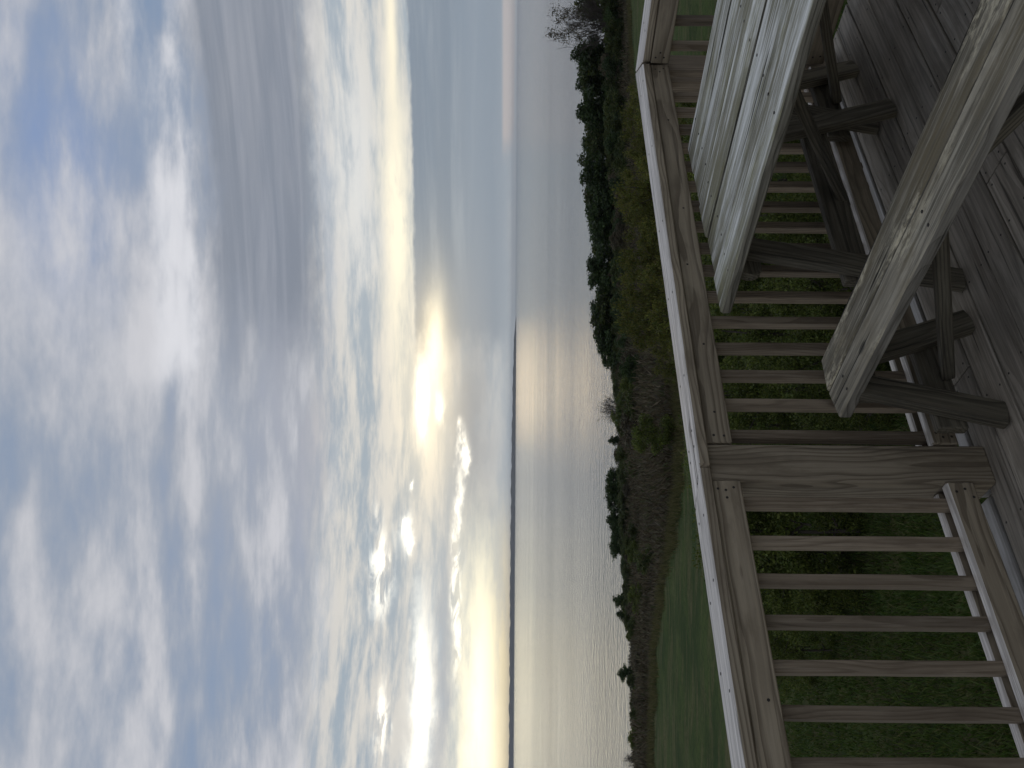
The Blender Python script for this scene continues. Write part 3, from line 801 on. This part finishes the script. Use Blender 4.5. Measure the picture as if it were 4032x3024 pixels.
for bi, (y, v, D, wd) in enumerate(((1850, 2440, 96, 1.1), (1880, 2455, 90, 1.2), (1915, 2440, 94, 1.1), (1950, 2445, 93, 1.2), (1985, 2435, 95, 1.1), (2020, 2440, 93, 1.2), (2055, 2440, 92, 1.2), (2095, 2445, 94, 1.1), (2130, 2440, 92, 1.2), (2170, 2450, 90, 1.2), (2205, 2455, 93, 1.1), (2250, 2465, 86, 1.2), (2310, 2475, 88, 1.1), (2375, 2455, 90, 1.1), (2440, 2470, 90, 1.1), (1480, 2425, 96, 1.2), (1530, 2440, 92, 1.2), (1790, 2440, 104, 1.1), (1660, 2470, 80, 1.2), (1560, 2490, 70, 1.2))):
    a = px2a(y); h = ztop(v, y, D) - ground_z(a, D)
    plant('thicket_bush', f'dark green thicket bush at the pines, {nth(bi)} from the sun glitter' if bi < 15 else f'dark bush in the brown brush under the glitter, {nth(bi - 15)} from the tall trees', 'bush', 'leafy', a, D, max(h * 1.15, 1.6), wd * 1.5, L_DARK, None, 'thicket bushes round the pines' if bi < 15 else 'dark bushes in the brown brush')
for y, v, D, wd, lb in ((2355, 2412, 96, .85, 'dark round pine standing alone beyond the lawn'), (2415, 2426, 94, .8, 'lower dark pine touching the lone round pine beyond the lawn')):
    a = px2a(y); h = ztop(v, y, D) - ground_z(a, D); plant('pine_tree', lb, 'tree', 'pine', a, D, h / .97, wd * 1.35, L_PINE)
a = px2a(2650); plant('small_pine', 'small dark pine poking above the brush at the far left shore', 'tree', 'pine', a, 99, (ztop(2430, 2650, 99) - ground_z(a, 99)) / .97, 1.2, L_PINE)
a = px2a(1733); plant('small_pine', 'small dark pine beside the bare shrub under the sun glitter', 'tree', 'pine', a, 112, (ztop(2393, 1733, 112) - ground_z(a, 112)) / .97, .8, L_PINE)
GB = []
for i in range(34):
    GB.append((random.uniform(1440, 3020), random.random()))
GB.sort()
for i, (y, q) in enumerate(GB):
    a = px2a(y); D = edge_d(a) + 4 + (shore_d(a) - 16 - edge_d(a)) * q
    lm = [L_DARK, L_SHRUB, L_BROWN, L_DARK][i % 4]; cn = {'dark_leaves': 'dull green', 'green_leaves': 'mid green', 'brown_twigs': 'brownish'}[lm.name]
    plant('brush_bush', f'{cn} low bush in the brown brush, {nth(i)} from the tall shore trees', 'bush', 'leafy', a, D, random.uniform(1.1, 2.0) * float(np.interp(a, [-25, -8, 0], [.75, 1., 1.2])), random.uniform(1.1, 1.6), lm, None, 'low bushes scattered in the brown brush')
# bare trees
def bare(name, label, y, v, D, wid, var, seed_rot=0., leafy=0):
    a = px2a(y); x, yy = polar(a, D); z = ground_z(a, D); h = ztop(v, y, D) - z
    t = thing(name, label, 'tree', Matrix.Translation((x, yy, z)) @ Matrix.Rotation(seed_rot, 4, 'Z')); t.scale = (h * wid, h * wid, h)
    key = 'bare%d' % var
    if key not in plant.cache:
        c2 = TWT[var].copy(); c2.materials.append(M_BARK)
        vv, ff = [], []; limb(vv, ff, (0, 0, -.1), (.02, 0, .45), .03, .012, 5, .06, 3)
        t2 = mesh_np('trunk', [tuple(p) for p in vv], ff); t2.materials.append(M_BARK); plant.cache[key] = (c2, t2)
    c2, t2 = plant.cache[key]; link('crown', c2, None, t); link('trunk', t2, None, t)
    if leafy:                                   # withered leaves still hanging on the outer twigs
        P = blobs_points([(math.cos(q * 2.4) * .22, math.sin(q * 2.4) * .22, .55 + .035 * q, .13, .13, .10) for q in range(12)], leafy, .9); v, f = leaf_cloud(P, .022, .5, .6)
        link('foliage', mesh_np('foliage', v, f), L_BROWN, t)
    return t
bare('bare_tree', 'tall fine twigged bare tree rising over the water at the far right', 95, 2152, 86, .75, 0, 0., 1800)
bare('bare_tree', 'small bare shrub silhouetted against the sun glitter on the water', 1612, 2340, 116, .95, 1)
bare('bare_tree', 'thin bare sapling at the left edge of the shore', 2990, 2440, 100, .7, 0, 2.)
# yellow-green saplings in front
SAPG = 'yellow green saplings beyond the railing'
for i, (y, v, D, wd) in enumerate(sorted(((345, 2472, 33, .8), (405, 2474, 32, .8), (442, 2450, 30, .75), (485, 2455, 31, .7), (532, 2450, 29, .75), (600, 2468, 30, .8), (682, 2454, 28, .8), (742, 2421, 27, .8), (800, 2430, 29, .75),
                     (862, 2459, 28, .8), (930, 2460, 27, .75), (990, 2464, 28, .7), (1030, 2435, 26, .75), (1100, 2445, 27, .75), (1150, 2450, 26, .7), (1200, 2425, 25, .7), (1262, 2430, 26, .75), (1305, 2470, 26, .65),
                     (1352, 2555, 27, .9), (1450, 2575, 28, .9), (640, 2520, 22, .9), (880, 2530, 21, .9), (1080, 2540, 20, .9), (450, 2510, 24, .9), (1240, 2550, 20, .85)), key=lambda q: q[0])):
    a = px2a(y); h = ztop(v, y, D) - ground_z(a, D)
    plant('sapling_tree', f'airy yellow green sapling beyond the railing cap, {nth(i)} from the railing corner', 'tree', 'sapling', a, D, h / .95, wd * .85, L_YEL, M_BARK, SAPG)
a = px2a(1700); plant('holly_bush', 'bright green round bush among brown brush beyond the railing cap', 'bush', 'leafy', a, 34, 2.0, .95, L_SHRUB)
# green shrubs below the deck, seen between the balusters
SHG = 'green shrubs below the deck'
for i, (y, D, h, wd) in enumerate(sorted(((560, 15, 2.3, 1.0), (700, 13, 2.4, 1.0), (830, 11.5, 2.0, 1.0), (900, 15, 2.6, 1.), (1020, 12.5, 2.3, 1.0), (1130, 10.5, 1.8, 1.0), (1180, 15, 2.5, 1.), (1290, 12.5, 2.3, 1.0), (1400, 11, 1.9, 1.0),
                    (1430, 15, 2.4, 1.), (1540, 13, 2.2, 1.0), (1650, 14.5, 2.3, .9), (1600, 10.8, 1.3, 1.1), (1800, 14, 2.35, .9), (400, 16, 2.3, 1.), (250, 18, 1.6, 1.),
                    (1935, 12.5, 2.35, .95), (2060, 12, 2.4, .95), (2180, 12.5, 2.3, .95), (2300, 12, 1.95, .9), (2420, 12.5, 1.75, .85), (2540, 13, 1.45, .85), (2650, 14, 1.15, .8)), key=lambda q: q[0])):
    a = px2a(y)
    side = 'left of the square post' if y > 1900 else 'behind the table side balusters'
    plant('green_shrub', (f'leafy green shrub behind the balusters, {nth(i)} from the railing corner' if y < 1900 else f'leafy green shrub below the deck, {nth(i - 16)} past the square post, away from the table'), 'shrub', 'shrub', a, D, h, wd * .95, L_SHRUB, M_BARK, SHG + (' left of the post' if y > 1900 else ' right of the post'))

# brown brush on the bluff: countless stems and withered leaves, one mass
def build_brush():
    Pn, Dn, Ln, Wn = [], [], [], []
    for i in range(1500):
        a = random.uniform(-29, 28); de = edge_d(a)
        D = de + 1 + (shore_d(a) - 3 - de) * random.random() ** 1.15
        lo = float(np.interp(a, [-28, -14, -6, 0, 6, 28], [.9, 1.0, 1.5, 1.4, .9, .9])); h = lo * random.uniform(.5, 1.15); wd = random.uniform(.8, 1.6)
        if D > shore_d(a) - 14: h *= .6
        x, y = polar(a, D); z = ground_z(a, D); n = 110
        if math.sin(x * .23 + 1.3) * math.sin(y * .19) + random.uniform(-.3, .3) < -.25: h *= .35
        th = rng.uniform(0, 6.28, n); rr = wd * np.sqrt(rng.random(n)); zz = h * (1 - (rr / wd) ** 2 * .6) * rng.random(n) ** .6
        Pn.append(np.stack([x + np.cos(th) * rr, y + np.sin(th) * rr, z + zz], 1))
        d = np.stack([np.cos(th) * rr / wd * .7 + rng.normal(0, .35, n), np.sin(th) * rr / wd * .7 + rng.normal(0, .35, n), np.full(n, 1.)], 1)
        Dn.append(d / np.linalg.norm(d, axis=1)[:, None]); Ln.append(rng.uniform(.18, .6, n)); Wn.append(rng.uniform(.012, .05, n))
    P, D, L, W = np.concatenate(Pn), np.concatenate(Dn), np.concatenate(Ln)[:, None], np.concatenate(Wn)[:, None]
    q = rng.normal(size=P.shape); sdir = np.cross(D, q); sdir /= np.linalg.norm(sdir, axis=1)[:, None]
    v = np.stack([P - D * L * .5, P + sdir * W, P + D * L * .5, P - sdir * W], 1).reshape(-1, 3)
    me = mesh_np('brush', v, np.arange(len(v)).reshape(-1, 4))
    o = link('bluff_brush', me, L_BROWN, None, 'stuff')
    tag(o, 'tangle of bare brown brush covering the bluff between lawn and shore', 'brush')
build_brush()

# grass blades near the deck and tufts along the mown edge
def build_grass():
    n = 110000
    a = rng.uniform(-27, 27, n); D = 7 + 12.5 * rng.random(n) ** 1.2
    x = FWD.x * D + RGT.x * D * np.tan(np.radians(a)); y = FWD.y * D + RGT.y * D * np.tan(np.radians(a))
    z = -3.2 - np.maximum(0, D - 10) * .08 + .06 * np.sin(x * .9) * np.cos(y * .7)
    h = rng.uniform(.03, .11, n); th = rng.uniform(0, 6.28, n); wv = .006 + .0006 * D
    lx, ly = rng.normal(0, .45, n) * h, rng.normal(0, .45, n) * h
    v = np.stack([np.stack([x - np.cos(th) * wv, y - np.sin(th) * wv, z - .01], 1), np.stack([x + np.cos(th) * wv, y + np.sin(th) * wv, z - .01], 1), np.stack([x + lx, y + ly, z + h], 1)], 1).reshape(-1, 3)
    me = mesh_np('grass', v, np.arange(3 * n).reshape(n, 3))
    o = link('lawn_grass', me, L_GRASS, None, 'stuff'); tag(o, 'short green grass growing on the lawn below the deck', 'grass')
build_grass()

def build_edge_grass():
    n = 26000
    a = rng.uniform(-27, 27, n); de = np.array([edge_d(q) for q in a])
    D = de + rng.normal(0, .9, n) + .6 * np.sin(a * 3.1) + .5 * np.sin(a * 1.37 + 1)
    k = rng.random(n) < .0; D = np.where(k, 20 + (de - 20) * rng.random(n), D)
    h = np.where(k, rng.uniform(.02, .06, n), rng.uniform(.10, .42, n)); w_ = np.where(k, .05, .014)
    x = FWD.x * D + RGT.x * D * np.tan(np.radians(a)); y = FWD.y * D + RGT.y * D * np.tan(np.radians(a))
    z = np.array([ground_z(float(q), float(d)) for q, d in zip(a, D)])
    th = rng.uniform(0, 6.28, n); lx, ly = rng.normal(0, .3, n) * h, rng.normal(0, .3, n) * h
    v = np.stack([np.stack([x - np.cos(th) * w_, y - np.sin(th) * w_, z - .02], 1), np.stack([x + np.cos(th) * w_, y + np.sin(th) * w_, z - .02], 1), np.stack([x + lx, y + ly, z + h], 1)], 1).reshape(-1, 3)
    me = mesh_np('grass', v, np.arange(3 * n).reshape(n, 3))
    o = link('dry_grass', me, leaf_mat('dry_grass_blades', [(.07, .09, .022), (.12, .11, .045), (.19, .16, .075), (.06, .08, .02)], .3), None, 'stuff'); tag(o, 'ragged dry grass along the edge of the lawn where the brush begins', 'grass')
build_edge_grass()

# thin haze over the lake
def build_haze():
    me = box_mesh('haze', -13000, 13000, -13000, 13000, LAKE - 12, 62.)
    m, t = mat_new('haze_air')
    pv = t.new('ShaderNodeVolumePrincipled'); pv.inputs['Color'].default_value = (.80, .85, .92, 1); pv.inputs['Density'].default_value = 6e-5
    o = t.new('ShaderNodeOutputMaterial'); t.t.links.new(pv.outputs[0], o.inputs['Volume'])
    h = link('haze', me, m, None, 'stuff'); tag(h, 'thin pale haze lying over the lake', 'haze')
build_haze()
